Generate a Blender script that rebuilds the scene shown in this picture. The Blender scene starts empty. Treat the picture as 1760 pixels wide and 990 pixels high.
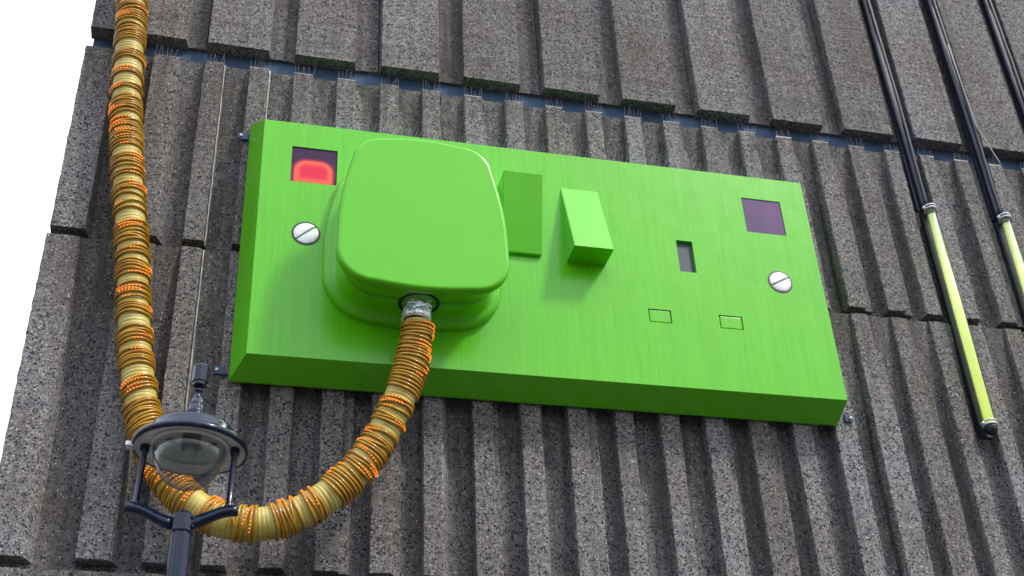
import bpy, bmesh, math, random
from mathutils import Vector, Matrix
random.seed(7)
R = math.radians
S = bpy.context.scene
COL = S.collection

# ------------------------------------------------------------------ camera
cam_d = bpy.data.cameras.new('camera'); cam = bpy.data.objects.new('camera', cam_d); COL.objects.link(cam)
def cam_axes(yaw, pit, rol):
    f = Vector((math.sin(yaw)*math.cos(pit), math.cos(yaw)*math.cos(pit), math.sin(pit)))
    r = Vector((math.cos(yaw), -math.sin(yaw), 0)); u = r.cross(f)
    c, s = math.cos(rol), math.sin(rol)
    return c*r+s*u, -s*r+c*u, f
cr, cu, cf = cam_axes(0.264138, 0.580761, -0.0491434)
CP = Vector((-0.160618, -7.964901, -4.627811))
m = Matrix((cr, cu, -cf)).transposed().to_4x4(); m.translation = CP
cam.matrix_world = m
cam_d.sensor_width = 36; cam_d.lens = 2157.48/1760*36
cam_d.clip_start = 0.1; cam_d.clip_end = 2000
cam_d.dof.use_dof = True; cam_d.dof.focus_distance = 9.3; cam_d.dof.aperture_fstop = 1.8
S.camera = cam

# ------------------------------------------------------------------ overcast sky and soft sun
SUN_EL, SUN_AZ = R(50), R(46)          # azimuth from -Y (street side) towards +X
sd = Vector((math.sin(SUN_AZ)*math.cos(SUN_EL), -math.cos(SUN_AZ)*math.cos(SUN_EL), math.sin(SUN_EL)))
w = bpy.data.worlds.new('World'); S.world = w; w.use_nodes = True
nt = w.node_tree; nt.nodes.clear()
def N(nt, t, **k):
    n = nt.nodes.new(t)
    for a, v in k.items(): setattr(n, a, v)
    return n
out = N(nt, 'ShaderNodeOutputWorld')
sky = N(nt, 'ShaderNodeTexSky', sky_type='NISHITA', sun_disc=False)
sky.sun_elevation = SUN_EL; sky.sun_rotation = math.atan2(sd.x, sd.y); sky.dust_density = 3
b1 = N(nt, 'ShaderNodeBackground'); b1.inputs[1].default_value = 0.05
nt.links.new(sky.outputs[0], b1.inputs[0])
# overcast cloud cover: brighter towards the zenith, softly mottled
tc = N(nt, 'ShaderNodeTexCoord'); sx = N(nt, 'ShaderNodeSeparateXYZ'); nt.links.new(tc.outputs['Generated'], sx.inputs[0])
pw0 = N(nt, 'ShaderNodeMath', operation='MAXIMUM'); nt.links.new(sx.outputs[2], pw0.inputs[0]); pw0.inputs[1].default_value = 0
pw = N(nt, 'ShaderNodeMath', operation='POWER'); nt.links.new(pw0.outputs[0], pw.inputs[0]); pw.inputs[1].default_value = .68
mr = N(nt, 'ShaderNodeMapRange'); nt.links.new(pw.outputs[0], mr.inputs[0])
mr.inputs[1].default_value = 0; mr.inputs[2].default_value = 1; mr.inputs[3].default_value = 0.22; mr.inputs[4].default_value = 1.95
nz = N(nt, 'ShaderNodeTexNoise'); nz.inputs['Scale'].default_value = 2.5; nz.inputs['Detail'].default_value = 5
nt.links.new(tc.outputs['Generated'], nz.inputs['Vector'])
mr2 = N(nt, 'ShaderNodeMapRange'); nt.links.new(nz.outputs[0], mr2.inputs[0])
mr2.inputs[1].default_value = .3; mr2.inputs[2].default_value = .7; mr2.inputs[3].default_value = .88; mr2.inputs[4].default_value = 1.12
mm = N(nt, 'ShaderNodeMath', operation='MULTIPLY'); nt.links.new(mr.outputs[0], mm.inputs[0]); nt.links.new(mr2.outputs[0], mm.inputs[1])
b2 = N(nt, 'ShaderNodeBackground'); b2.inputs[0].default_value = (0.90, 0.95, 1.10, 1); nt.links.new(mm.outputs[0], b2.inputs[1])
ad = N(nt, 'ShaderNodeAddShader'); nt.links.new(b1.outputs[0], ad.inputs[0]); nt.links.new(b2.outputs[0], ad.inputs[1])
nt.links.new(ad.outputs[0], out.inputs[0])
sl = bpy.data.lights.new('sun', 'SUN'); sl.energy = 2.7; sl.angle = R(8); sl.color = (1, .95, .86)
so = bpy.data.objects.new('sun', sl); COL.objects.link(so); so.rotation_euler = sd.to_track_quat('Z', 'Y').to_euler(); so.location = sd*30
S.view_settings.view_transform = 'Standard'; S.view_settings.look = 'None'
S.view_settings.exposure = 0.0; S.view_settings.gamma = 1; S.view_settings.use_curve_mapping = False
S.render.engine = 'CYCLES'

# ------------------------------------------------------------------ helpers
def link(o, parent=None):
    COL.objects.link(o)
    if parent: o.parent = parent
    return o
def mk(name, bm, mat, parent=None, smooth=False, loc=None):
    me = bpy.data.meshes.new(name)
    if isinstance(bm, bmesh.types.BMesh):
        bmesh.ops.recalc_face_normals(bm, faces=bm.faces)
        bm.to_mesh(me); bm.free()
    else:
        me.from_pydata(bm[0], [], bm[1]); me.update()
    for mm_ in (mat if isinstance(mat, (list, tuple)) else [mat]): me.materials.append(mm_)
    if smooth:
        for p in me.polygons: p.use_smooth = True
    o = bpy.data.objects.new(name, me); link(o, parent)
    if loc: o.location = loc
    return o
def share(name, me, parent=None, loc=(0,0,0)):
    o = bpy.data.objects.new(name, me); link(o, parent); o.location = loc; return o
def tag(o, label, cat, group=None, kind=None):
    if label: o['label'] = label
    if cat: o['category'] = cat
    if group: o['group'] = group
    if kind: o['kind'] = kind
    return o
def empty(name, loc=(0,0,0)):
    o = bpy.data.objects.new(name, None); link(o); o.location = loc; o.empty_display_size = .2; return o
def box(bm, a, b, bev=0):
    vs = [bm.verts.new((x, y, z)) for x in (a[0], b[0]) for y in (a[1], b[1]) for z in (a[2], b[2])]
    fs = [(0,1,3,2), (4,6,7,5), (0,4,5,1), (2,3,7,6), (0,2,6,4), (1,5,7,3)]
    ff = [bm.faces.new([vs[i] for i in f]) for f in fs]
    if bev:
        es = list({e for f in ff for e in f.edges})
        bmesh.ops.bevel(bm, geom=es, offset=bev, segments=2, affect='EDGES', profile=.7)
def lathe(bm, prof, n=32, mtx=Matrix(), caps=True):
    rings = []
    for r_, z in prof:
        if r_ < 1e-5: rings.append([bm.verts.new(mtx @ Vector((0, 0, z)))]); continue
        rings.append([bm.verts.new(mtx @ Vector((r_*math.cos(2*math.pi*i/n), r_*math.sin(2*math.pi*i/n), z))) for i in range(n)])
    for A, B in zip(rings, rings[1:]):
        for i in range(n):
            j = (i+1) % n
            if len(A) == 1 and len(B) == 1: continue
            if len(A) == 1: bm.faces.new((A[0], B[j], B[i]))
            elif len(B) == 1: bm.faces.new((A[i], A[j], B[0]))
            else: bm.faces.new((A[i], A[j], B[j], B[i]))
    if caps:
        for Rg in (rings[0], rings[-1]):
            if len(Rg) > 2: bm.faces.new(Rg)
def tube(bm, pts, rad, n=10, caps=True):
    rads = rad if isinstance(rad, (list, tuple)) else [rad]*len(pts)
    pts = [Vector(p) for p in pts]
    t0 = (pts[1]-pts[0]).normalized(); up = Vector((0, 1, 0)) if abs(t0.y) < .9 else Vector((1, 0, 0))
    nrm = (up - up.dot(t0)*t0).normalized(); rings = []
    for i, p in enumerate(pts):
        t = (pts[min(i+1, len(pts)-1)] - pts[max(i-1, 0)]).normalized()
        nrm = (nrm - nrm.dot(t)*t).normalized(); b = t.cross(nrm)
        rings.append([bm.verts.new(p + rads[i]*(math.cos(2*math.pi*k/n)*nrm + math.sin(2*math.pi*k/n)*b)) for k in range(n)])
    for A, B in zip(rings, rings[1:]):
        for i in range(n): bm.faces.new((A[i], A[(i+1) % n], B[(i+1) % n], B[i]))
    if caps: bm.faces.new(rings[0]); bm.faces.new(rings[-1])

# ------------------------------------------------------------------ materials
def mat(name, col=(.5,.5,.5), rough=.5, metal=0, **k):
    m = bpy.data.materials.new(name); m.use_nodes = True
    b = m.node_tree.nodes['Principled BSDF']
    b.inputs['Base Color'].default_value = (*col, 1); b.inputs['Roughness'].default_value = rough; b.inputs['Metallic'].default_value = metal
    for a, v in k.items(): b.inputs[a.replace('_', ' ')].default_value = v
    return m, m.node_tree, b
def ramp(nt, src, stops, interp='LINEAR'):
    r_ = N(nt, 'ShaderNodeValToRGB'); r_.color_ramp.interpolation = interp
    el = r_.color_ramp.elements
    while len(el) < len(stops): el.new(.5)
    for e, (p, c) in zip(el, stops): e.position = p; e.color = (*c, 1) if len(c) == 3 else c
    nt.links.new(src, r_.inputs[0]); return r_.outputs[0]
def mix(nt, fac, a, b, mode='MIX'):
    m_ = N(nt, 'ShaderNodeMix', data_type='RGBA', blend_type=mode)
    for s, v in ((0, fac), (6, a), (7, b)):
        if hasattr(v, 'links'): nt.links.new(v, m_.inputs[s])
        else: m_.inputs[s].default_value = v if s == 0 else (*v, 1)
    return m_.outputs[2]
def pos_tex(nt, scale=(1,1,1)):
    g = N(nt, 'ShaderNodeNewGeometry'); mp = N(nt, 'ShaderNodeMapping'); mp.inputs['Scale'].default_value = scale
    nt.links.new(g.outputs['Position'], mp.inputs[0]); return mp.outputs[0]
def noise(nt, vec, scale, detail=4, rough=.55):
    n = N(nt, 'ShaderNodeTexNoise'); n.inputs['Scale'].default_value = scale; n.inputs['Detail'].default_value = detail
    n.inputs['Roughness'].default_value = rough; nt.links.new(vec, n.inputs['Vector']); return n.outputs[0]

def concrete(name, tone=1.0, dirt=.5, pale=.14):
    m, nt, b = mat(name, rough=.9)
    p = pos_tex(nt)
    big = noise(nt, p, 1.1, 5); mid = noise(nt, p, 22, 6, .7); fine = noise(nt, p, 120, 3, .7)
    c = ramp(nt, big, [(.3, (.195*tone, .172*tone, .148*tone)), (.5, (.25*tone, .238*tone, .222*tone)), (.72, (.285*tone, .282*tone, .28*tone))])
    c = mix(nt, .75, c, ramp(nt, mid, [(.34, (.50, .50, .53)), (.66, (1.42, 1.40, 1.36))]), 'MULTIPLY')
    c = mix(nt, .7, c, ramp(nt, fine, [(.33, (.42, .42, .46)), (.67, (1.6, 1.57, 1.52))]), 'MULTIPLY')
    # aggregate flecks, dark blue-black and pale
    def flecks(scale, thr, rnd, col, c, warp=.02):
        nzv = N(nt, 'ShaderNodeTexNoise'); nzv.inputs['Scale'].default_value = scale*1.2; nt.links.new(p, nzv.inputs['Vector'])
        va = N(nt, 'ShaderNodeVectorMath', operation='MULTIPLY_ADD'); nt.links.new(nzv.outputs['Color'], va.inputs[0]); va.inputs[1].default_value = (warp,)*3; nt.links.new(p, va.inputs[2])
        v = N(nt, 'ShaderNodeTexVoronoi'); v.inputs['Scale'].default_value = scale; nt.links.new(va.outputs[0], v.inputs['Vector'])
        s = N(nt, 'ShaderNodeSeparateColor'); nt.links.new(v.outputs['Color'], s.inputs[0])
        a1 = N(nt, 'ShaderNodeMath', operation='LESS_THAN'); nt.links.new(v.outputs['Distance'], a1.inputs[0]); a1.inputs[1].default_value = thr
        a2 = N(nt, 'ShaderNodeMath', operation='LESS_THAN'); nt.links.new(s.outputs[0], a2.inputs[0]); a2.inputs[1].default_value = rnd
        a3 = N(nt, 'ShaderNodeMath', operation='MULTIPLY'); nt.links.new(a1.outputs[0], a3.inputs[0]); nt.links.new(a2.outputs[0], a3.inputs[1])
        return mix(nt, a3.outputs[0], c, col), v.outputs['Distance'], a3.outputs[0]
    c, d1, f1 = flecks(44, .46, .26, (.022, .022, .045), c, .035)
    c, d2, f2 = flecks(80, .55, .24, (.035, .035, .065), c, .02)
    c, d3, f3 = flecks(70, .42, pale, (.50, .48, .43), c, .02)
    # rain streaks and brown grime
    st = noise(nt, pos_tex(nt, (9, 9, .35)), 1.6, 5, .6)
    c = mix(nt, ramp(nt, st, [(.50, (0,0,0)), (.72, (dirt,)*3)]), c, (.062, .052, .042))
    g2 = noise(nt, pos_tex(nt, (1.5, 1.5, .6)), 1.3, 6, .65)
    c = mix(nt, ramp(nt, g2, [(.53, (0,0,0)), (.78, (.45,)*3)]), c, (.10, .082, .062))
    # run-off stains that hang below each horizontal joint
    gz = N(nt, 'ShaderNodeNewGeometry'); gs = N(nt, 'ShaderNodeSeparateXYZ'); nt.links.new(gz.outputs['Position'], gs.inputs[0])
    run = noise(nt, pos_tex(nt, (11, 11, .5)), 1.3, 5, .65); runm = ramp(nt, run, [(.40, (0,0,0)), (.62, (1,1,1))])
    for zt_, zl_ in ((1.07, .42), (3.01, 2.45), (-1.56, -2.3), (3.5, 3.2)):
        q_ = N(nt, 'ShaderNodeMapRange'); nt.links.new(gs.outputs[2], q_.inputs[0]); q_.inputs[1].default_value = zl_; q_.inputs[2].default_value = zt_
        q2 = N(nt, 'ShaderNodeMath', operation='LESS_THAN'); nt.links.new(gs.outputs[2], q2.inputs[0]); q2.inputs[1].default_value = zt_
        q3 = N(nt, 'ShaderNodeMath', operation='MULTIPLY'); nt.links.new(q_.outputs[0], q3.inputs[0]); nt.links.new(q2.outputs[0], q3.inputs[1])
        q4 = N(nt, 'ShaderNodeMath', operation='MULTIPLY'); nt.links.new(q3.outputs[0], q4.inputs[0]); nt.links.new(runm, q4.inputs[1])
        q5 = N(nt, 'ShaderNodeMath', operation='MULTIPLY'); nt.links.new(q4.outputs[0], q5.inputs[0]); q5.inputs[1].default_value = .55
        c = mix(nt, q5.outputs[0], c, (.055, .045, .033))
    oi = N(nt, 'ShaderNodeObjectInfo')
    c = mix(nt, 1.0, c, ramp(nt, oi.outputs['Random'], [(0, (.84, .83, .82)), (.5, (1, 1, 1)), (1, (1.12, 1.13, 1.16))]), 'MULTIPLY')
    ms_ = noise(nt, pos_tex(nt, (1.2, 1.2, .9)), 2.1, 6, .7)
    c = mix(nt, ramp(nt, ms_, [(.60, (0,0,0)), (.74, (.38,)*3)]), c, (.058, .068, .034))
    nt.links.new(c, b.inputs['Base Color'])
    bp_ = N(nt, 'ShaderNodeBump'); bp_.inputs['Strength'].default_value = .75; bp_.inputs['Distance'].default_value = .012
    ma = N(nt, 'ShaderNodeMath', operation='MULTIPLY_ADD'); nt.links.new(mid, ma.inputs[0]); ma.inputs[1].default_value = 1.2; nt.links.new(fine, ma.inputs[2])
    ms = N(nt, 'ShaderNodeMath', operation='SUBTRACT'); nt.links.new(ma.outputs[0], ms.inputs[0]); nt.links.new(f1, ms.inputs[1])
    nt.links.new(ms.outputs[0], bp_.inputs['Height']); nt.links.new(bp_.outputs[0], b.inputs['Normal'])
    return m
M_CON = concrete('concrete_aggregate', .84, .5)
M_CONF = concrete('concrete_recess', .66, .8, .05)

def green(name, base, streak=.35, rough=.24, spot=.6):
    m, nt, b = mat(name, base, rough)
    b.inputs['Specular IOR Level'].default_value = .42
    b.inputs['Coat Weight'].default_value = .2; b.inputs['Coat Roughness'].default_value = .14
    st = noise(nt, pos_tex(nt, (30, 30, .8)), 1.5, 4, .6)
    big = noise(nt, pos_tex(nt), .9, 4)
    c = mix(nt, streak, base, ramp(nt, st, [(.35, tuple(x*.70 for x in base)), (.6, tuple(min(1, x*1.08) for x in base))]))
    c = mix(nt, ramp(nt, big, [(.4, (0,0,0)), (.75, (.25,)*3)]), c, tuple(x*.85 for x in base))
    d = noise(nt, pos_tex(nt, (14, 14, .5)), 2.2, 6, .7)
    c = mix(nt, ramp(nt, d, [(.62, (0,0,0)), (.80, (spot*.8,)*3)]), c, (.06, .16, .02))
    nt.links.new(c, b.inputs['Base Color'])
    rr = N(nt, 'ShaderNodeMapRange'); nt.links.new(noise(nt, pos_tex(nt), 6, 5), rr.inputs[0]); rr.inputs[3].default_value = rough-.06; rr.inputs[4].default_value = rough+.10
    nt.links.new(rr.outputs[0], b.inputs['Roughness'])
    bp_ = N(nt, 'ShaderNodeBump'); bp_.inputs['Strength'].default_value = .06; bp_.inputs['Distance'].default_value = .01
    nt.links.new(noise(nt, pos_tex(nt), 45, 3), bp_.inputs['Height']); nt.links.new(bp_.outputs[0], b.inputs['Normal'])
    return m
GB = (.112, .545, .003)
M_GRN = green('green_paint', GB)
M_GRN2 = green('green_paint_plug', GB, .06, .22, .04)
M_SEAM, *_ = mat('dark_seam', (.01, .03, .01), .7)
M_BLK, *_ = mat('black_rubber', (.012, .012, .016), .45)
M_CHROME, nt, b = mat('chrome', (.93, .95, .96), .2, .85)
bp_ = N(nt, 'ShaderNodeBump'); bp_.inputs['Strength'].default_value = .9; bp_.inputs['Distance'].default_value = .05
nt.links.new(noise(nt, pos_tex(nt), 14, 4), bp_.inputs['Height']); nt.links.new(bp_.outputs[0], b.inputs['Normal'])
M_SCREW, nt, b = mat('white_metal', (.78, .80, .82), .45, .1)
nt.links.new(ramp(nt, noise(nt, pos_tex(nt), 18, 5), [(.3, (.6,.62,.64)), (.6, (.82,.84,.86))]), b.inputs['Base Color'])
M_SLOT, *_ = mat('slot_blue_grey', (.05, .075, .085), .6)  # dark blue-grey for the slot inside and the reflector plates
M_PURP, nt, b = mat('purple_glass', (.075, .03, .13), .5, Specular_IOR_Level=.25)
nt.links.new(ramp(nt, noise(nt, pos_tex(nt, (1, 1, .4)), 5, 4), [(.3, (.060, .022, .11)), (.7, (.12, .035, .16))]), b.inputs['Base Color'])
M_BLUE, nt, b = mat('blue_flashing', (.05, .10, .19), .85)
nt.links.new(ramp(nt, noise(nt, pos_tex(nt), 5, 6), [(.3, (.035, .065, .12)), (.7, (.075, .13, .215))]), b.inputs['Base Color'])
M_WIRE, *_ = mat('spike_wire', (.26, .26, .25), .45, .5)
M_SEAL, nt, b = mat('mastic_seal', (.42, .40, .36), .8)
nt.links.new(ramp(nt, noise(nt, pos_tex(nt), 14, 4), [(.3, (.2, .19, .17)), (.6, (.46, .44, .40))]), b.inputs['Base Color'])
M_MOSS, nt, b = mat('mossy_joint', (.05, .06, .02), .95)
nt.links.new(ramp(nt, noise(nt, pos_tex(nt), 30, 4), [(.35, (.02, .02, .015)), (.65, (.10, .11, .035))]), b.inputs['Base Color'])
M_IRON, nt, b = mat('dark_blue_iron', (.018, .032, .075), .16)
b.inputs['Coat Weight'].default_value = 0.0
nt.links.new(ramp(nt, noise(nt, pos_tex(nt), 20, 5), [(.35, (.003, .006, .018)), (.65, (.008, .016, .045))]), b.inputs['Base Color'])
M_BRKT, *_ = mat('bracket_steel', (.03, .045, .09), .45, .5)
M_CABLE, *_ = mat('black_cable', (.014, .018, .032), .35)
M_PALE, *_ = mat('pale_wire', (.40, .40, .42), .4)
M_ASPH, nt, b = mat('asphalt', (.05, .05, .052), .9)
nt.links.new(ramp(nt, noise(nt, pos_tex(nt), 60, 4), [(.3, (.035, .035, .037)), (.7, (.065, .065, .066))]), b.inputs['Base Color'])
M_PAVE, *_ = mat('paving', (.07, .068, .066), .85)

# ------------------------------------------------------------------ ground
GZ = -6.25
bm = bmesh.new(); box(bm, (-600, -600, GZ-.5), (600, 600, GZ)); tag(mk('ground', bm, M_ASPH), None, None, kind='structure')
bm = bmesh.new(); box(bm, (-14, -2.6, GZ-.2), (16, .2, GZ+.12), .01); tag(mk('pavement', bm, M_PAVE), None, None, kind='structure')

# ------------------------------------------------------------------ concrete wall: panels and ribs
YR, YB = .27, .405
wall = empty('concrete_wall', (-1.53, .4, GZ)); WL = Vector(wall.location)
tag(wall, 'grey ribbed exposed-aggregate concrete building wall behind the giant green socket', 'wall')
def wpart(name, bm, mt, parent=wall, smooth=False):
    o = mk(name, bm, mt, None, smooth); o.parent = parent
    o.location = -WL if parent is wall else (0,0,0)
    return o
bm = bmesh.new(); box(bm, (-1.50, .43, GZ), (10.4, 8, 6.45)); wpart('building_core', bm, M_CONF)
bm = bmesh.new(); box(bm, (-1.49, .408, 2.9), (10.38, .428, 3.34)); wpart('metal_flashing', bm, M_BLUE)

X0, PIT, RW = .1995, .37729, .172
def rib_mesh(x0, x1, zb, zt, yf, seed, chx=.02, step=None, jit=.0026, yback=.40):
    rnd = random.Random(seed); bm = bmesh.new()
    n = max(4, int((zt-zb)/.045)); rings = []
    prof = [(x0+.001, yback), (x0, yf+.012), (x0+.006, yf), (x1-chx*.5, yf), (x1-chx*.15, yf+.012)]
    if step:
        sw, sdp = step
        prof += [(x1, yf+sdp), (x1+sw, yf+sdp+.006), (x1+sw+.012, yback)]
    else: prof += [(x1+chx*.8, yback)]
    drift = [rnd.uniform(-1, 1)*.003 for _ in range(4)]
    for i in range(n+1):
        z = zb+(zt-zb)*i/n; r_ = []
        wob = drift[0]*math.sin(z*1.7+drift[1]*900)
        for k, (x, y) in enumerate(prof):
            e = jit if k in (1, 2, 3, 4) else jit*.5
            dz = rnd.uniform(-.004, .004) if i in (0, n) else 0
            r_.append(bm.verts.new((x+wob+rnd.gauss(0, e*.8), y+(rnd.gauss(0, e*.5) if y < yback else 0), z+dz)))
        rings.append(r_)
    for A, B in zip(rings, rings[1:]):
        for i in range(len(A)-1): bm.faces.new((A[i], A[i+1], B[i+1], B[i]))
    bm.faces.new(rings[0]); bm.faces.new(rings[-1]); return bm
def slab_mesh(x0, x1, zb, zt, yt, yb, seed):
    """recess plane of a panel: leans back from yt at its top to yb at its foot"""
    rnd = random.Random(seed); bm = bmesh.new()
    nz_ = max(3, int((zt-zb)/.12)); nx = max(2, int((x1-x0)/.09)); g = []
    for i in range(nz_+1):
        t = i/nz_; z = zb+(zt-zb)*t; k = min(1, (1-t)*2.2)
        y = yt+(yb-yt)*k
        g.append([bm.verts.new((x0+(x1-x0)*j/nx, y+(rnd.gauss(0, .0012)), z+(rnd.uniform(-.006, .006) if i in (0, nz_) else 0))) for j in range(nx+1)])
    for A, B in zip(g, g[1:]):
        for j in range(nx): bm.faces.new((A[j], A[j+1], B[j+1], B[j]))
    back = [bm.verts.new((x, .425, z)) for z in (zb, zt) for x in (x0, x1)]
    bm.faces.new(g[0]+[back[1], back[0]]); bm.faces.new(g[-1]+[back[3], back[2]])
    bm.faces.new([r_[0] for r_ in g]+[back[2], back[0]]); bm.faces.new([r_[-1] for r_ in g]+[back[3], back[1]])
    bm.faces.new((back[0], back[1], back[3], back[2])); return bm
narrow = [(-.978, .235, 0), (X0-2*PIT, RW, 0), (X0-PIT, RW, 0)] + [(X0+k*PIT, RW, k) for k in range(0, 27)]
steps = {1:(.07,.05), 2:(.05,.06), 3:(.09,.055), 4:(.04,.06), 6:(.075,.05), 7:(.05,.06), 9:(.06,.06), 10:(.08,.05), 12:(.055,.055), 13:(.08,.05), 14:(.09,.045), 15:None, 17:(.09,.05), 18:(.07,.05)}
bounds = [-1.53, -.385, -.005, 1.502, 3.011, 5.094, 6.408, 7.917, 9.42, 10.38]
def row(zb, zt, ribs, bnds, yt, yb, zrib, seed, corner):
    for pi, (a, b_) in enumerate(zip(bnds, bnds[1:])):
        a2 = corner if pi == 0 else a+.004
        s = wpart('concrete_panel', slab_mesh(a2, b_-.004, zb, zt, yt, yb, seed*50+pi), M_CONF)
        for x, w_, k in ribs:
            if a-.02 <= x and x < b_-.05:
                st = steps.get(k) if w_ < .2 and seed != 1 else None
                if st and x+w_+st[0] > b_-.01: st = None
                chx = .02 if w_ > .3 else random.choice((.02, .03, .045, .06))
                rr = mk('rib', rib_mesh(x, min(x+w_, b_-.006), zrib, zt-.003, YR+random.uniform(-.003, .003), seed*97+int(x*40), chx, st), M_CON)
                rr.parent = s
topribs = [(-1.52, .80, 0)] + [(-.5488+k*2*PIT, .53, 0) for k in range(0, 15)]
tb = [-1.52, -.56] + [-.56+2*PIT*k for k in (2, 4, 6, 8, 10, 12)] + [10.38]
row(3.225, 6.4, topribs, tb, .36, .375, 3.2206, 1, -1.52)
cornerm = [(-1.53, .262, 0)]
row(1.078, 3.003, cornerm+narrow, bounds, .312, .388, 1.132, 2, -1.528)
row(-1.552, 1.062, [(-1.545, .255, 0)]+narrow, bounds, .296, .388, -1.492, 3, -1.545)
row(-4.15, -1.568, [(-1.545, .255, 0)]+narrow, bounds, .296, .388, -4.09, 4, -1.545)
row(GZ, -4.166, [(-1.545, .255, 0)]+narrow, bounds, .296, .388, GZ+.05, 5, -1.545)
# mastic beads / mossy joints
def bead(x, z0, z1, y, mt, w_=.006):
    rnd = random.Random(int(x*99+z0*7)); bm = bmesh.new(); n = 30
    tube(bm, [(x+rnd.gauss(0, .0012), y, z0+(z1-z0)*i/n) for i in range(n+1)], [w_*rnd.uniform(.7, 1.25) for _ in range(n+1)], 6)
    wpart('joint_seal', bm, mt, smooth=True)
bead(-.383, 1.09, 2.99, .285, M_SEAL); bead(-.383, -1.54, 1.05, .285, M_SEAL); bead(-.004, 1.09, 2.99, .283, M_SEAL, .009)
bead(5.094, 1.09, 2.98, .37, M_MOSS, .008); bead(5.094, -1.54, .98, .36, M_MOSS, .006)
bead(1.502, -1.54, 1.05, .38, M_MOSS, .006); bead(3.011, -1.54, 1.05, .38, M_MOSS, .006)

# ------------------------------------------------------------------ bird spikes on the ledges
def spikes(xs, z, y, h, lean, rad=.0013, base=None):
    bm = bmesh.new()
    for x in xs:
        hh = h*random.uniform(.75, 1.1); lx = random.gauss(lean, .012); ly = random.gauss(0, .006)
        tube(bm, [(x, y, z), (x+lx, y+ly, z+hh)], [rad, rad*.8], 4)
    if base: box(bm, (base[0], y-.012, z-.004), (base[1], y+.012, z+.003))
    return bm
ORD = ['leftmost','second from the left','third from the left','fourth from the left','fifth from the left','sixth from the left','seventh from the left','eighth from the left','ninth from the left','tenth from the left','eleventh from the left','twelfth from the left','thirteenth from the left','fourteenth from the left','fifteenth from the left','sixteenth from the left','seventeenth from the left','eighteenth from the left','nineteenth from the left','twentieth from the left','twenty-first from the left','twenty-second from the left','twenty-third from the left']
for i, (x, w_, k) in enumerate(narrow):
    if x > 7.4: break
    o = mk('bird_spikes', spikes([x+.012+j*.031 for j in range(6)], 3.004, .285, .115, 0, base=(x+.004, x+w_-.01)), M_WIRE)
    tag(o, ORD[i]+' of the rib-top bird spikes below the blue flashing', 'bird spikes', 'bird spikes on the rib tops')
for i, x in enumerate([-1.50, X0-2*PIT-.0, X0-PIT] + [X0+k*PIT for k in range(13, 19)]):
    o = mk('bird_spikes', spikes([x+.03+j*.026 for j in range(5)], 1.066, .325, .06, 0, base=(x+.01, x+.15)), M_WIRE)
    tag(o, ORD[i]+' of the short bird spikes under the middle row of rib ends', 'bird spikes', 'bird spikes under the rib ends')

# ------------------------------------------------------------------ giant socket
RP = .00642
sock = empty('wall_socket'); sock.rotation_euler = (0, -RP, .0017)
tag(sock, 'giant glossy green double wall socket sign mounted on ribbed concrete', 'socket sign')
W, H, BV, D = 4.733, 2.2, .1076, .2451
bm = bmesh.new()
holes = {'neonL': (.232, .597, 1.600, 1.955), 'neonR': (4.122, 4.490, 1.588, 1.957), 'slot': (3.449, 3.594, 1.100, 1.418),
         's1': (3.122, 3.316, .578, .703), 's2': (3.730, 3.934, .578, .705)}
xs = sorted({0, W} | {v for h in holes.values() for v in h[:2]}); zs = sorted({0, H} | {v for h in holes.values() for v in h[2:]})
vv = {(i, j): bm.verts.new((x, 0, z)) for i, x in enumerate(xs) for j, z in enumerate(zs)}
for i in range(len(xs)-1):
    for j in range(len(zs)-1):
        cx, cz = (xs[i]+xs[i+1])/2, (zs[j]+zs[j+1])/2
        if any(h[0] < cx < h[1] and h[2] < cz < h[3] for h in holes.values()): continue
        bm.faces.new((vv[i, j], vv[i+1, j], vv[i+1, j+1], vv[i, j+1]))
# bevelled rim
rim = [vv[i, 0] for i in range(len(xs))] + [vv[len(xs)-1, j] for j in range(1, len(zs))] + [vv[i, len(zs)-1] for i in range(len(xs)-2, -1, -1)] + [vv[0, j] for j in range(len(zs)-2, 0, -1)]
def outw(v, by, y):
    x = -by if v.co.x <= 0 else (W+by if v.co.x >= W else v.co.x); z = -by if v.co.z <= 0 else (H+by if v.co.z >= H else v.co.z)
    return bm.verts.new((x, y, z))
r0 = rim
for by, y in ((.0022, .0022), (BV, D-.012), (BV, D)):
    r1 = [outw(v, by, y) for v in rim]
    for i in range(len(rim)): bm.faces.new((r0[i], r0[(i+1) % len(rim)], r1[(i+1) % len(rim)], r1[i]))
    r0 = r1
bm.faces.new(r0)
for key, (a, b_, c, d) in holes.items():
    dep = {'neonL': .012, 'neonR': .012, 'slot': .09, 's1': .022, 's2': .022}[key]
    f_ = [bm.verts.new((x, 0, z)) for x, z in ((a, c), (b_, c), (b_, d), (a, d))]; k_ = [bm.verts.new((v.co.x, dep, v.co.z)) for v in f_]
    for i in range(4): bm.faces.new((f_[i], f_[(i+1) % 4], k_[(i+1) % 4], k_[i]))
    if key in ('s1', 's2'): bm.faces.new(k_)
bmesh.ops.remove_doubles(bm, verts=bm.verts, dist=.0001)
mk('socket_plate', bm, M_GRN, sock)
def backing(name, key, dep, mt, th=.02):
    a, b_, c, d = holes[key]; bm = bmesh.new(); box(bm, (a-.002, dep, c-.002), (b_+.002, dep+th, d+.002)); return mk(name, bm, mt, sock)
backing('earth_slot', 'slot', .03, M_SLOT)
# closed slot shutters, a hair inset
for key in ('s1', 's2'):
    a, b_, c, d = holes[key]; bm = bmesh.new(); box(bm, (a+.010, .004, c+.010), (b_-.010, .0215, d-.010), .004); mk('slot_shutter', bm, M_GRN, sock)
o = backing('neon_window', 'neonR', .006, M_PURP); o['label'] = 'unlit dark purple indicator window'
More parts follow.
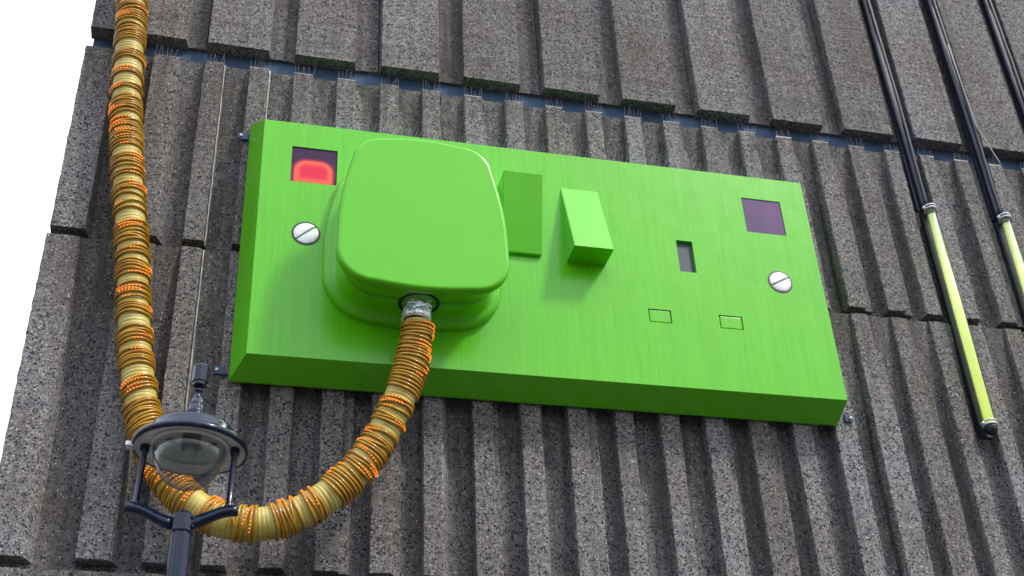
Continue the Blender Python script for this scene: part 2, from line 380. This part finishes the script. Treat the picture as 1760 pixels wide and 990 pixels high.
# lit neon window: soft glowing arch behind purple glass
a, b_, c, d = holes['neonL']
M_NEON, nt, b = mat('neon_glass', (.05, .012, .06), .5, Specular_IOR_Level=.2)
g = N(nt, 'ShaderNodeTexCoord'); sp = N(nt, 'ShaderNodeSeparateXYZ'); nt.links.new(g.outputs['Object'], sp.inputs[0])
def math_(op, a_, b__=None):
    n = N(nt, 'ShaderNodeMath', operation=op)
    for i, v in enumerate((a_, b__)):
        if v is None: continue
        if hasattr(v, 'links'): nt.links.new(v, n.inputs[i])
        else: n.inputs[i].default_value = v
    return n.outputs[0]
cx, cz = (a+b_)/2-.004, 1.610
ax = math_('ABSOLUTE', math_('SUBTRACT', sp.outputs[0], cx))
HW, HH, RD = .150, .215, .10
# signed distance to a rounded-top box whose flat foot is at cz
zz = math_('SUBTRACT', sp.outputs[2], cz)
qx = math_('MAXIMUM', math_('SUBTRACT', ax, HW-RD), 0); qz = math_('MAXIMUM', math_('SUBTRACT', zz, HH-RD), 0)
sdf = math_('SUBTRACT', math_('SQRT', math_('ADD', math_('MULTIPLY', qx, qx), math_('MULTIPLY', qz, qz))), RD)
sdf = math_('MAXIMUM', sdf, math_('MULTIPLY', zz, -1))
sdf = math_('MULTIPLY_ADD', sdf, 5.0); nt.nodes[-1].inputs[2].default_value = .5
em = ramp(nt, sdf, [(0, (.80, .012, .012)), (.26, (.88, .018, .012)), (.38, (1.0, .14, .012)), (.46, (1.0, .15, .010)), (.54, (.40, .012, .006)), (.64, (0, 0, 0))])
nt.links.new(em, b.inputs['Emission Color']); b.inputs['Emission Strength'].default_value = .95
o = backing('neon_window', 'neonL', .008, M_NEON); o['label'] = 'indicator window lit by a glowing red neon arch'
# slotted screws
def screw(cx, cz, ang, rad=.096):
    bm = bmesh.new(); lathe(bm, [(rad+.014, 0), (rad+.014, .004), (rad+.001, .0045)], 40, Matrix.Translation((cx, .001, cz)) @ Matrix.Rotation(R(90), 4, 'X'), caps=False)
    c_ = mk('screw', bm, M_BLK, sock)
    for sgn in (-1, 1):   # two dome halves either side of the driver slot
        bm = bmesh.new(); n = 18; rings = []
        g_ = .0065/rad
        for k in range(9):
            t = k/8; h = sgn*(g_+(1-g_)*t); wd = math.sqrt(max(0, 1-h*h)); rings.append([])
            for i in range(n+1):
                s = -wd+2*wd*i/n; rr2 = min(1, s*s+h*h); y = -.005-.011*(1-rr2)**.6
                co = Matrix.Rotation(ang, 3, 'Y') @ Vector((s*rad, 0, h*rad)); rings[-1].append(bm.verts.new((cx+co.x, y, cz+co.z)))
        for A, B in zip(rings, rings[1:]):
            for i in range(n): bm.faces.new((A[i], A[i+1], B[i+1], B[i]))
        fr = rings[0]; bk = [bm.verts.new((v.co.x, -.002, v.co.z)) for v in fr]
        for i in range(n): bm.faces.new((fr[i], fr[i+1], bk[i+1], bk[i]))
        bmesh.ops.remove_doubles(bm, verts=bm.verts, dist=.0002)
        h_ = mk('screw_head', bm, M_SCREW, c_, True)
screw(.377, 1.103, R(-42)); screw(4.341, 1.092, R(-30))
# rocker switches (wedges)
def rocker(x0, x1, z0, z1, ytop, ybot, label):
    bm = bmesh.new()
    P = [(0, z0), (ybot, z0), (ytop, z1), (0, z1)]
    A = [bm.verts.new((x0, y+.0 if y else .004, z)) for y, z in P]; B = [bm.verts.new((x1, y if y else .004, z)) for y, z in P]
    bm.faces.new(A); bm.faces.new(B)
    for i in range(4): bm.faces.new((A[i], A[(i+1) % 4], B[(i+1) % 4], B[i]))
    bmesh.ops.bevel(bm, geom=list(bm.edges), offset=.004, segments=2, affect='EDGES')
    o = mk('rocker_switch', bm, M_GRN2, sock); o['label'] = label
rocker(1.925, 2.255, 1.10, 1.78, -.215, -.035, 'rocker switch tipped in at its foot')
rocker(2.470, 2.797, 1.078, 1.835, -.004, -.235, 'rocker switch standing out at its foot')
# fixing brackets at the corners
for (x, z, sx) in ((-.165, 2.20, -1), (-.185, -.02, -1), (W+.125, -.03, 1), (W+.12, 2.15, 1)):
    bm = bmesh.new(); box(bm, (x-.034, D-.005, z-.034), (x+.05*(sx < 0)+.030*(sx > 0), D+.016, z+.034), .004); bk = mk('fixing_bracket', bm, M_BRKT, sock)
    bm = bmesh.new(); lathe(bm, [(.013, 0), (.013, .010), (.009, .016), (0, .017)], 10, Matrix.Translation((x-.012*sx*-1, D-.005, z)) @ Matrix.Rotation(R(90), 4, 'X')); mk('bolt', bm, M_SCREW, bk)
o = mk('bird_spikes', spikes([.02+j*.066+random.uniform(-.008, .008) for j in range(72)], H+.02, .03, .105, .035, .0018), M_WIRE)
bm = spikes([.05+j*.066+random.uniform(-.008, .008) for j in range(71)], H+.02, .06, .10, .028, .0018, base=(.0, W)); o2 = mk('tmp', bm, M_WIRE)
bm = bmesh.new(); bm.from_mesh(o.data); bm.from_mesh(o2.data); bm.to_mesh(o.data); bm.free(); bpy.data.objects.remove(o2)
o.rotation_euler = sock.rotation_euler
tag(o, 'long row of thin wire bird spikes along the top edge of the green socket', 'bird spikes')

# ------------------------------------------------------------------ the plug
plug = empty('plug', (1.21, 0, 0)); plug.rotation_euler = (0, -RP, 0)
tag(plug, 'giant rounded green three-pin plug pushed into the left half of the socket', 'plug')
def outline(wb, wt, zb, zt, rb, rt, n=14):
    """rounded trapezoid, widest near its foot; closed list of (x,z)"""
    C = [(-wb, zb, rb), (wb, zb, rb), (wt, zt, rt), (-wt, zt, rt)]
    P = [Vector((x, z)) for x, z, _ in C]; out = []
    for i in range(4):
        p0, p1, p2 = P[i-1], P[i], P[(i+1) % 4]; r_ = C[i][2]
        d0 = (p0-p1).normalized(); d2 = (p2-p1).normalized()
        ang = d0.angle(d2); t = r_/math.tan(ang/2)
        a_ = p1+d0*t; c_ = p1+(d0+d2).normalized()*(r_/math.sin(ang/2)); b__ = p1+d2*t
        a0 = math.atan2(a_.y-c_.y, a_.x-c_.x); a1 = math.atan2(b__.y-c_.y, b__.x-c_.x)
        while a1 < a0: a1 += 2*math.pi
        if a1-a0 > math.pi: a1 -= 2*math.pi
        for k in range(n+1):
            q = a0+(a1-a0)*k/n; out.append((c_.x+r_*math.cos(q), c_.y+r_*math.sin(q)))
        # bow the long sides slightly
        nb = P[(i+1) % 4]; d3 = (P[i]-nb).normalized(); r2 = C[(i+1) % 4][2]; e2 = (P[(i+2) % 4]-nb).normalized(); t2 = r2/math.tan(d3.angle(e2)/2)
        e = nb+d3*t2; nrm = Vector(((e-b__).y, -(e-b__).x)).normalized()
        for k in range(1, 8):
            t_ = k/8; v = b__.lerp(e, t_); v = v+nrm*(.03*math.sin(math.pi*t_)); out.append((v.x, v.y))
    return out
def inset_layer(wb, wt, zb, zt, rb, rt, ins):
    return outline(wb-ins, wt-ins, zb+ins, zt-ins, max(.05, rb-ins*.6), max(.05, rt-ins*.6))
B_ = (.738, .600, .342, 1.77, .40, .30)     # flange on the plate
C_ = (.684, .520, .388, 1.735, .275, .235)
D_ = (.612, .465, .412, 1.67, .265, .21)    # waist    # front cap
def loft(layers, mt, name, cap_first=False, cap_last=False, smooth=True):
    bm = bmesh.new(); rings = [[bm.verts.new((x, y, z)) for x, z in L] for y, L in layers]; n = len(rings[0])
    for A, B in zip(rings, rings[1:]):
        for i in range(n): bm.faces.new((A[i], A[(i+1) % n], B[(i+1) % n], B[i]))
    if cap_last: bm.faces.new(rings[-1])
    if cap_first: bm.faces.new(rings[0])
    return mk(name, bm, mt, plug, smooth)
def IB(i): return inset_layer(*B_, i)
def IC(i): return inset_layer(*C_, i)
def MX(A, B, t): return [(p[0]*(1-t)+q[0]*t, p[1]*(1-t)+q[1]*t) for p, q in zip(A, B)]
def ID(i): return inset_layer(*D_, i)
WST = ID(0)
base_layers = [(.003, IB(0)), (-.035, IB(0)), (-.055, IB(.006)), (-.070, IB(.022)), (-.080, IB(.045)), (-.092, MX(IB(.05), WST, .35)), (-.115, MX(IB(.05), WST, .65)), (-.15, MX(IB(.05), WST, .88)), (-.20, WST), (-.263, WST), (-.270, ID(.005))]
ob = loft(base_layers, M_GRN2, 'plug_base', cap_last=True)
cov = [(-.276, ID(.006)), (-.283, ID(0)), (-.37, MX(ID(0), IC(.03), .1)), (-.405, MX(ID(0), IC(.03), .4)), (-.425, IC(.03)), (-.432, IC(.012)), (-.440, IC(.003)), (-.452, IC(0)), (-.480, IC(0)), (-.494, IC(.003)), (-.505, IC(.010)), (-.511, IC(.019)), (-.513, IC(.030)), (-.513, IC(.036)), (-.513, IC(.1))]
oc = loft(cov, M_GRN2, 'plug_cover', cap_first=True, cap_last=True)
sm = loft([(-.265, ID(.014)), (-.281, ID(.014))], M_SEAM, 'seam', smooth=False)
# cable entry: black bush and chrome ferrule
HX, HY, HZ = -.006, -.262, .404
bm = bmesh.new(); Mx = Matrix.Translation((HX, HY, HZ)) @ Matrix.Rotation(R(6), 4, 'Y')
Mb = Matrix.Translation((HX+.004, HY, HZ+.002))
lathe(bm, [(.0, .06), (.155, .05), (.155, -.022), (.148, -.028), (.132, -.024), (.118, .01), (.10, .02)], 36, Mb, caps=False); mk('cable_bush', bm, M_BLK, plug, True)
bm = bmesh.new(); lathe(bm, [(.104, .04), (.108, -.04), (.106, -.09), (.109, -.14), (.110, -.176), (.09, -.178)], 36, Mx, caps=False); mk('ferrule', bm, M_CHROME, plug, True)

# ------------------------------------------------------------------ hose with its winding of rope lights
raw = [(1.201, 0.235, -.258), (1.197, 0.17, -.245), (1.180, 0.033, -.225), (1.137, -0.198, -.190), (1.059, -0.427, -.155), (0.951, -0.674, -.123), (0.799, -0.916, -.098), (0.603, -1.111, -.073), (0.38, -1.252, -.047), (0.157, -1.312, -.022), (-0.071, -1.284, .003), (-0.269, -1.176, .029), (-0.435, -0.996, .054), (-0.565, -0.778, .079), (-0.658, -0.507, .105), (-0.729, -0.201, .12), (-0.776, 0.032, .13), (-0.835, 0.42, .13), (-0.888, 0.827, .13), (-0.943, 1.143, .13), (-1.007, 1.526, .13), (-1.066, 1.926, .13), (-1.113, 2.285, .13), (-1.155, 2.786, .13), (-1.181, 3.184, .13), (-1.204, 3.456, .13), (-1.236, 3.88, .13), (-1.27, 4.5, .14), (-1.29, 5.4, .16), (-1.29, 6.38, .2)]
P = [Vector((x, y, z)) for x, z, y in raw]
def cr_(p0, p1, p2, p3, t): return .5*((2*p1)+(-p0+p2)*t+(2*p0-5*p1+4*p2-p3)*t*t+(-p0+3*p1-3*p2+p3)*t**3)
dense = []
for i in range(len(P)-1):
    q0, q1, q2, q3 = P[max(i-1, 0)], P[i], P[i+1], P[min(i+2, len(P)-1)]
    dense += [cr_(q0, q1, q2, q3, k/20) for k in range(20)]
dense.append(P[-1])
for _ in range(30): dense = [dense[0]]+[(dense[i-1]+dense[i]*2+dense[i+1])/4 for i in range(1, len(dense)-1)]+[dense[-1]]
cum = [0]
for a_, b__ in zip(dense, dense[1:]): cum.append(cum[-1]+(b__-a_).length)
LEN = cum[-1]
import bisect
def at(s):
    s = max(0, min(LEN-1e-6, s)); i = bisect.bisect_right(cum, s)-1; t = (s-cum[i])/(cum[i+1]-cum[i])
    p = dense[i].lerp(dense[i+1], t); a_ = dense[max(i-1, 0)]; b__ = dense[min(i+2, len(dense)-1)]
    return p, (b__-a_).normalized()
def frame(s):
    p, t = at(s); up = Vector((0, -1, 0)); nx = (up-up.dot(t)*t).normalized(); return p, t, nx, t.cross(nx)
hose = empty('hose_cable', P[0]); HL = Vector(P[0])
tag(hose, 'thick ribbed hose wound with orange rope lights, hanging from the plug to the wall corner', 'cable')
M_HOSE, nt, b = mat('pale_yellow_hose', (.62, .58, .30), .42)
nt.links.new(ramp(nt, noise(nt, pos_tex(nt), 7, 6, .65), [(.3, (.40, .27, .03)), (.5, (.56, .45, .11)), (.7, (.66, .58, .21))]), b.inputs['Base Color'])
RH = .109
bm = bmesh.new(); step = .0072; n = 28; prev = None; i = 0; s = 0
while s < LEN:
    p, t, nx, bn = frame(s); rr_ = RH*(.90 if s < .25 else 1)+(0, .0036, .0048, .0036)[i % 4]-(.002 if i % 4 == 0 else 0)
    ring = [bm.verts.new(p-HL+rr_*(math.cos(2*math.pi*k/n)*nx+math.sin(2*math.pi*k/n)*bn)) for k in range(n)]
    if prev:
        for k in range(n): bm.faces.new((prev[k], prev[(k+1) % n], ring[(k+1) % n], ring[k]))
    prev = ring; i += 1; s += step if s < 8.4 else step*2
mk('ribbed_hose', bm, M_HOSE, hose, True)
M_ROPE, nt, b = mat('amber_rope_light', (.50, .25, .025), .3)
b.inputs['Coat Weight'].default_value = .4; b.inputs['Transmission Weight'].default_value = .0
nt.links.new(ramp(nt, noise(nt, pos_tex(nt), 9, 5), [(.3, (.36, .145, .004)), (.65, (.58, .32, .010))]), b.inputs['Base Color'])
M_BULB, nt, b = mat('lit_orange_bulb', (.9, .25, .02), .4)
b.inputs['Emission Color'].default_value = (1, .23, .018, 1); b.inputs['Emission Strength'].default_value = .8
ropes = []; rt_ = .0095; RL = RH+.012
for v in range(3):
    bm = bmesh.new(); rnd = random.Random(v); n1, n2 = 32, 6; rings = []
    for i in range(n1):
        q = 2*math.pi*i/n1; rr_ = RL*(1+.012*math.sin(3*q+v)); c_ = Vector((math.cos(q), math.sin(q), 0)); off = .006*math.sin(2*q+v)
        rings.append([bm.verts.new(c_*(rr_+rt_*math.cos(2*math.pi*k/n2))+Vector((0, 0, off+rt_*math.sin(2*math.pi*k/n2)))) for k in range(n2)])
    for i in range(n1):
        A, B = rings[i], rings[(i+1) % n1]
        for k in range(n2): bm.faces.new((A[k], A[(k+1) % n2], B[(k+1) % n2], B[k]))
    me = bpy.data.meshes.new('rope_light'); bm.to_mesh(me); bm.free(); me.materials.append(M_ROPE)
    for p_ in me.polygons: p_.use_smooth = True
    ropes.append(me)
bulbs = []
for nb in (3, 5, 8):
    bm = bmesh.new()
    for i in range(nb):
        q = (i-(nb-1)/2)*.19
        bmesh.ops.create_icosphere(bm, subdivisions=1, radius=.0068, matrix=Matrix.Translation(((RL+.0085)*math.cos(q), (RL+.0085)*math.sin(q), .002)))
    me = bpy.data.meshes.new('bulb_row'); bm.to_mesh(me); bm.free(); me.materials.append(M_BULB); bulbs.append(me)
    for p_ in me.polygons: p_.use_smooth = True
rnd = random.Random(12)
s = .035; cnt = 0; phase = 0; side = 0.
while s < min(LEN, 7.9) and cnt < 298:
    grp = rnd.choice((1, 2, 3, 3, 4, 5, 7)) if s > .5 else 5
    if s > 1.9 and s < 3.6: grp += 3
    side = rnd.gauss(0, .75); show = rnd.random() < .93; sweep = rnd.uniform(-.35, .35)
    tl = rnd.gauss(0, .06)
    for g_ in range(grp):
        p, t, nx, bn = frame(s)
        tilt = tl+rnd.gauss(0, .035)+(rnd.gauss(0, .22) if rnd.random() < .06 else 0)
        rot = Matrix((nx, bn, t)).transposed().to_4x4() @ Matrix.Rotation(tilt, 4, 'X') @ Matrix.Rotation(rnd.gauss(0, .04), 4, 'Y')
        o = share('rope_light', ropes[rnd.randrange(3)], hose); o.matrix_local = Matrix.Translation(p-HL) @ rot
        sc = rnd.uniform(.985, 1.03)*(.93 if s < .25 else 1); o.scale = (sc, sc, 1)
        if show and rnd.random() < .72:
            bb = share('bulb_row', bulbs[rnd.randrange(3)], o); bb.rotation_euler = (0, 0, side+sweep*g_+rnd.gauss(0, .08))
        s += rnd.uniform(.0225, .029); cnt += 1
    s += rnd.choice((.012, .03, .05, .07, .10)) if s > .5 else .010
print('rope lights', cnt, 'hose length', LEN)

# ------------------------------------------------------------------ vertical light tubes and cables, right
def thin_glass(name, tint, ior, rough=.03):
    m = bpy.data.materials.new(name); m.use_nodes = True; nt = m.node_tree; nt.nodes.clear()
    o = N(nt, 'ShaderNodeOutputMaterial'); t = N(nt, 'ShaderNodeBsdfTransparent'); t.inputs[0].default_value = (*tint, 1)
    g = N(nt, 'ShaderNodeBsdfGlossy'); g.inputs['Roughness'].default_value = rough
    lw = N(nt, 'ShaderNodeLayerWeight'); lw.inputs[0].default_value = .5; pw_ = N(nt, 'ShaderNodeMath', operation='POWER'); nt.links.new(lw.outputs['Facing'], pw_.inputs[0]); pw_.inputs[1].default_value = 2.6
    f = N(nt, 'ShaderNodeMath', operation='MULTIPLY_ADD'); nt.links.new(pw_.outputs[0], f.inputs[0]); f.inputs[1].default_value = .85; f.inputs[2].default_value = .075; x = N(nt, 'ShaderNodeMixShader')
    nt.links.new(f.outputs[0], x.inputs[0]); nt.links.new(t.outputs[0], x.inputs[1]); nt.links.new(g.outputs[0], x.inputs[2]); nt.links.new(x.outputs[0], o.inputs[0]); return m
M_TGL = thin_glass('tube_glass', (.90, .95, .86), 1.5, .05)
M_TUBE, nt, b = mat('lit_yellow_tube', (.55, .68, .18), .3)
tcz = N(nt, 'ShaderNodeTexCoord'); sz = N(nt, 'ShaderNodeSeparateXYZ'); nt.links.new(tcz.outputs['Object'], sz.inputs[0])
mz = N(nt, 'ShaderNodeMapRange'); nt.links.new(sz.outputs[2], mz.inputs[0]); mz.inputs[2].default_value = 2.3
nt.links.new(ramp(nt, mz.outputs[0], [(0, (.55, .80, .06)), (.06, (.88, .94, .22)), (.5, (.90, .95, .40)), (1, (.95, .98, .62))]), b.inputs['Emission Color'])
b.inputs['Emission Strength'].default_value = .92
M_CLEAR, nt, b = mat('clear_end', (.6, .68, .62), .15)
b.inputs['Transmission Weight'].default_value = .5
def light_tube(X, zt, zb, label):
    r_ = empty('light_tube', (X, .2, zb)); tag(r_, label, 'tube light', 'yellow tube lights on the right of the wall')
    def pt(nm, bm, mt, par=r_, sm_=True): return mk(nm, bm, mt, par, sm_)
    h = zt-zb
    bm = bmesh.new(); lathe(bm, [(.0415, .05), (.0415, h-.07)], 20, caps=True); pt('glowing_core', bm, M_TUBE)
    bm = bmesh.new(); lathe(bm, [(.045, .03), (.049, .03), (.049, h-.02), (.045, h-.02), (.045, .03)], 24, caps=False); pt('glass_tube', bm, M_TGL)
    bm = bmesh.new(); lathe(bm, [(.034, h-.068), (.034, h)], 20); pt('clear_end', bm, M_CLEAR)
    bm = bmesh.new(); box(bm, (-.05, .075, -.06), (.05, .125, h+.02), .006); pt('backing_channel', bm, M_CABLE, sm_=False)
    for z in (h+.012, .03):
        bm = bmesh.new()
        for dz in (-.014, .016): lathe(bm, [(.046, dz-.006), (.058, dz-.005), (.058, dz+.006), (.046, dz+.007)], 24, Matrix.Translation((0, 0, z)), caps=False)
        box(bm, (-.075, -.012, z-.010), (-.05, .012, z+.012), .003); box(bm, (-.02, .045, z-.015), (.02, .08, z+.015))
        pt('clamp', bm, M_SCREW)
    bm = bmesh.new(); lathe(bm, [(.05, .012), (.052, -.01), (.046, -.05), (.02, -.075), (0, -.078)], 20, caps=True); pt('end_cap', bm, M_BLK)
    bm = bmesh.new(); lathe(bm, [(.05, h-.002), (.05, h+.04), (.02, h+.055)], 20); pt('end_cap', bm, M_BLK)
light_tube(6.135, 2.27, -.0, 'lit yellow-green tube light nearest the socket, its whole length in view')
light_tube(6.925, 2.27, -.0, 'lit yellow-green tube light at the right border of the photo')
def cable(X, zt, zb, label, Xb=None, pale=False):
    Xb = X if Xb is None else Xb
    r_ = empty('wall_cable', (X, .24, zb)); tag(r_, label, 'cable', 'black cables running down the wall on the right')
    rnd = random.Random(int(X*10)); n = 34
    for j, (dx, rad, dy) in enumerate(((-.012, .026, .02), (.022, .017, -.01))):
        pts = []
        for i in range(n+1):
            t = i/n; z = zt+(zb-zt)*t
            pts.append(((Xb-X)*t+dx*(1-.3*t)+rnd.gauss(0, .0012)+.006*math.sin(t*9+X+j*2), dy+rnd.gauss(0, .001)+(.08*math.sin(math.pi*min(1, t*1.0)) if False else 0), z-zb))
        bm = bmesh.new(); tube(bm, pts, rad, 8); mk('cable_run', bm, M_CABLE, r_, True)
    bm = bmesh.new(); box(bm, (-.045+(Xb-X)*.6, .045, .02), (.05+(Xb-X)*.6, .075, zt-zb)); mk('shadow_strip', bm, M_CABLE, r_)  # black strip stands in for the shadow bands on both sides of the cables
    if pale:
        bm = bmesh.new(); pts = []
        for i in range(21):
            t = i/20; z = 4.55-1.62*t; pts.append((X*0+.012+.03*t+(.13*max(0, t-.7)/.3 if t > .7 else 0), -.025+(-.02*t), z-zb))
        tube(bm, pts, .006, 6); mk('pale_wire', bm, M_PALE, r_, True)
cable(6.085, 6.38, 2.29, 'black cable running down to the tube light nearest the socket', 6.125)
cable(6.905, 6.38, 2.29, 'black cable with a pale loose wire, middle one of three', 6.915, True)
cable(7.63, 6.38, 2.29, 'black cable crossing the top right corner of the photo')

# ------------------------------------------------------------------ street lamp in front
LX, LY = -.288, -1.457
lamp = empty('street_lamp', (LX, LY, GZ)); tag(lamp, 'dark blue street lamp with clear glass bowl in front of the hanging hose', 'street lamp')
TL = Matrix.Translation((0, 0, -1.48-GZ)) @ Matrix.Rotation(R(1.6), 4, 'Y')
def lp(nm, bm, mt, sm_=True, par=None, tilt=True):
    if tilt: bmesh.ops.transform(bm, matrix=TL, verts=bm.verts)
    return mk(nm, bm, mt, par or lamp, sm_)
M_REFL, nt, b = mat('cream_reflector', (.50, .50, .46), .4)
nt.links.new(ramp(nt, noise(nt, pos_tex(nt), 16, 5), [(.3, (.72, .71, .64)), (.6, (.88, .87, .82))]), b.inputs['Base Color'])
M_GLASS = thin_glass('clear_glass', (.90, .92, .91), 1.5)
# canopy: outer shell
bm = bmesh.new(); lathe(bm, [(.300, -.022), (.314, -.022), (.318, .0), (.314, .012), (.292, .022), (.270, .040), (.248, .052), (.240, .060), (.236, .090), (.215, .118), (.175, .140), (.120, .156), (.075, .166), (.06, .17)], 48, caps=False); can = lp('canopy', bm, M_IRON)
bm = bmesh.new(); lathe(bm, [(.300, -.020), (.294, -.006), (.262, .004), (.222, .010), (.205, .014), (.204, .055), (.13, .075), (.06, .085), (0, .086)], 48, caps=False); lp('reflector', bm, M_REFL)
bm = bmesh.new(); lathe(bm, [(.206, .012), (.214, .006), (.216, -.004), (.208, -.010), (.200, -.006)], 48, caps=False); lp('bowl_ring', bm, M_REFL)
# glass bowl, thin double wall
bm = bmesh.new(); pr = [(.203*math.cos(q), -.245*math.sin(q)) for q in [math.pi/2*i/14 for i in range(15)]]; pr[-1] = (0, -.245)
pi_ = [(max(0, .198*math.cos(q)), -.240*math.sin(q)) for q in [math.pi/2*(14-i)/14 for i in range(15)]]; pi_[0] = (0, -.240)
lathe(bm, pi_+pr, 40, caps=False); lp('glass_bowl', bm, M_GLASS)
bm = bmesh.new(); lathe(bm, [(.0, .084), (.052, .082), (.052, .0), (.045, -.012), (.034, -.010), (.030, .03)], 24, caps=False); lp('lamp_holder', bm, M_BLK)
bm = bmesh.new(); lathe(bm, [(.022, .04), (.026, .0), (.036, -.03), (.038, -.055), (.026, -.082), (0, -.092)], 20, caps=False); lp('bulb', bm, M_CLEAR)
for q in (30, 75, 105, 150, 210, 330):   # dark plates stand in for the shade in the reflector's square holes
    bm = bmesh.new(); c_, s_ = math.cos(R(q)), math.sin(R(q)); box(bm, (-.03, -.022, -.002), (.03, .022, .002))
    bmesh.ops.transform(bm, matrix=Matrix.Translation((.145*c_, .145*s_, .066)) @ Matrix.Rotation(R(q), 4, 'Z') @ Matrix.Rotation(R(-15), 4, 'Y'), verts=bm.verts); lp('hole_shade_plate', bm, M_SLOT, False)
# chimney and finial
bm = bmesh.new(); lathe(bm, [(.078, .140), (.076, .152), (.060, .162), (.058, .20), (.052, .208), (.056, .214), (.052, .222), (.046, .255), (.040, .262), (.045, .268), (.040, .276), (.034, .300), (.022, .312), (.017, .33), (.017, .35), (.026, .356), (.026, .364), (.016, .370), (.016, .385)], 28, caps=False); lp('chimney', bm, M_IRON)
bm = bmesh.new(); lathe(bm, [(0, .382), (.024, .384), (.040, .392), (.040, .410), (.047, .414), (.047, .512), (.042, .520), (0, .522)], 8, caps=False); lp('photocell', bm, M_IRON, False)
# side hinge catch
bm = bmesh.new(); box(bm, (-.345, -.03, -.03), (-.30, .03, -.005), .004); lp('catch', bm, M_SCREW, False)
# posts and yoke
AZ = R(-7)
for sg in (-1, 1):
    bm = bmesh.new(); c_, s_ = sg*math.cos(AZ), sg*math.sin(AZ)
    prf = [(.026, .004), (.026, -.03), (.018, -.045), (.018, -.325), (.025, -.335), (.025, -.36)]
    lathe(bm, prf, 14, Matrix.Translation((.245*c_, .245*s_, 0))); lp('frame_post', bm, M_IRON)
    bm = bmesh.new(); A = []
    for t in [i/9 for i in range(10)]:
        rr_ = .30-.26*t; z = -.365-.085*(3*t*t-2*t**3)+.012*math.sin(math.pi*t); hh = .025+.008*t; wd = .024
        x_, y_ = rr_*c_, rr_*s_; nx_, ny_ = -s_*wd, c_*wd
        A.append([bm.verts.new((x_+nx_, y_+ny_, z-hh)), bm.verts.new((x_-nx_, y_-ny_, z-hh)), bm.verts.new((x_-nx_, y_-ny_, z+hh)), bm.verts.new((x_+nx_, y_+ny_, z+hh))])
    for P_, Q_ in zip(A, A[1:]):
        for k in range(4): bm.faces.new((P_[k], P_[(k+1) % 4], Q_[(k+1) % 4], Q_[k]))
    bm.faces.new(A[0]); bm.faces.new(A[-1]); bmesh.ops.bevel(bm, geom=list(bm.edges), offset=.004, segments=2, affect='EDGES'); lp('yoke_arm', bm, M_IRON)
top = -1.48-GZ-.395
bm = bmesh.new(); lathe(bm, [(0, top+.012), (.045, top+.008), (.056, top-.006), (.058, top-.10), (.050, top-.115)], 10, caps=False); lp('pole_collar', bm, M_IRON, False, tilt=False)
bm = bmesh.new(); lathe(bm, [(.050, top-.10), (.056, top-1.2), (.062, 1.3), (.075, 1.25), (.10, 1.2), (.11, .2), (.15, .15), (.16, .0)], 64, caps=False)
for v in bm.verts:
    q = math.atan2(v.co.y, v.co.x); k = 1.04-.09*abs(math.cos(4*q)); v.co.x *= k; v.co.y *= k
lp('pole', bm, M_IRON, True, tilt=False)
for q in (0, 1):
    bm = bmesh.new(); lathe(bm, [(.012, 0), (.012, .01), (0, .012)], 6, Matrix.Translation((.05, -.03, top-.03-.05*q)) @ Matrix.Rotation(R(70), 4, 'Y')); lp('bolt', bm, M_IRON, tilt=False)
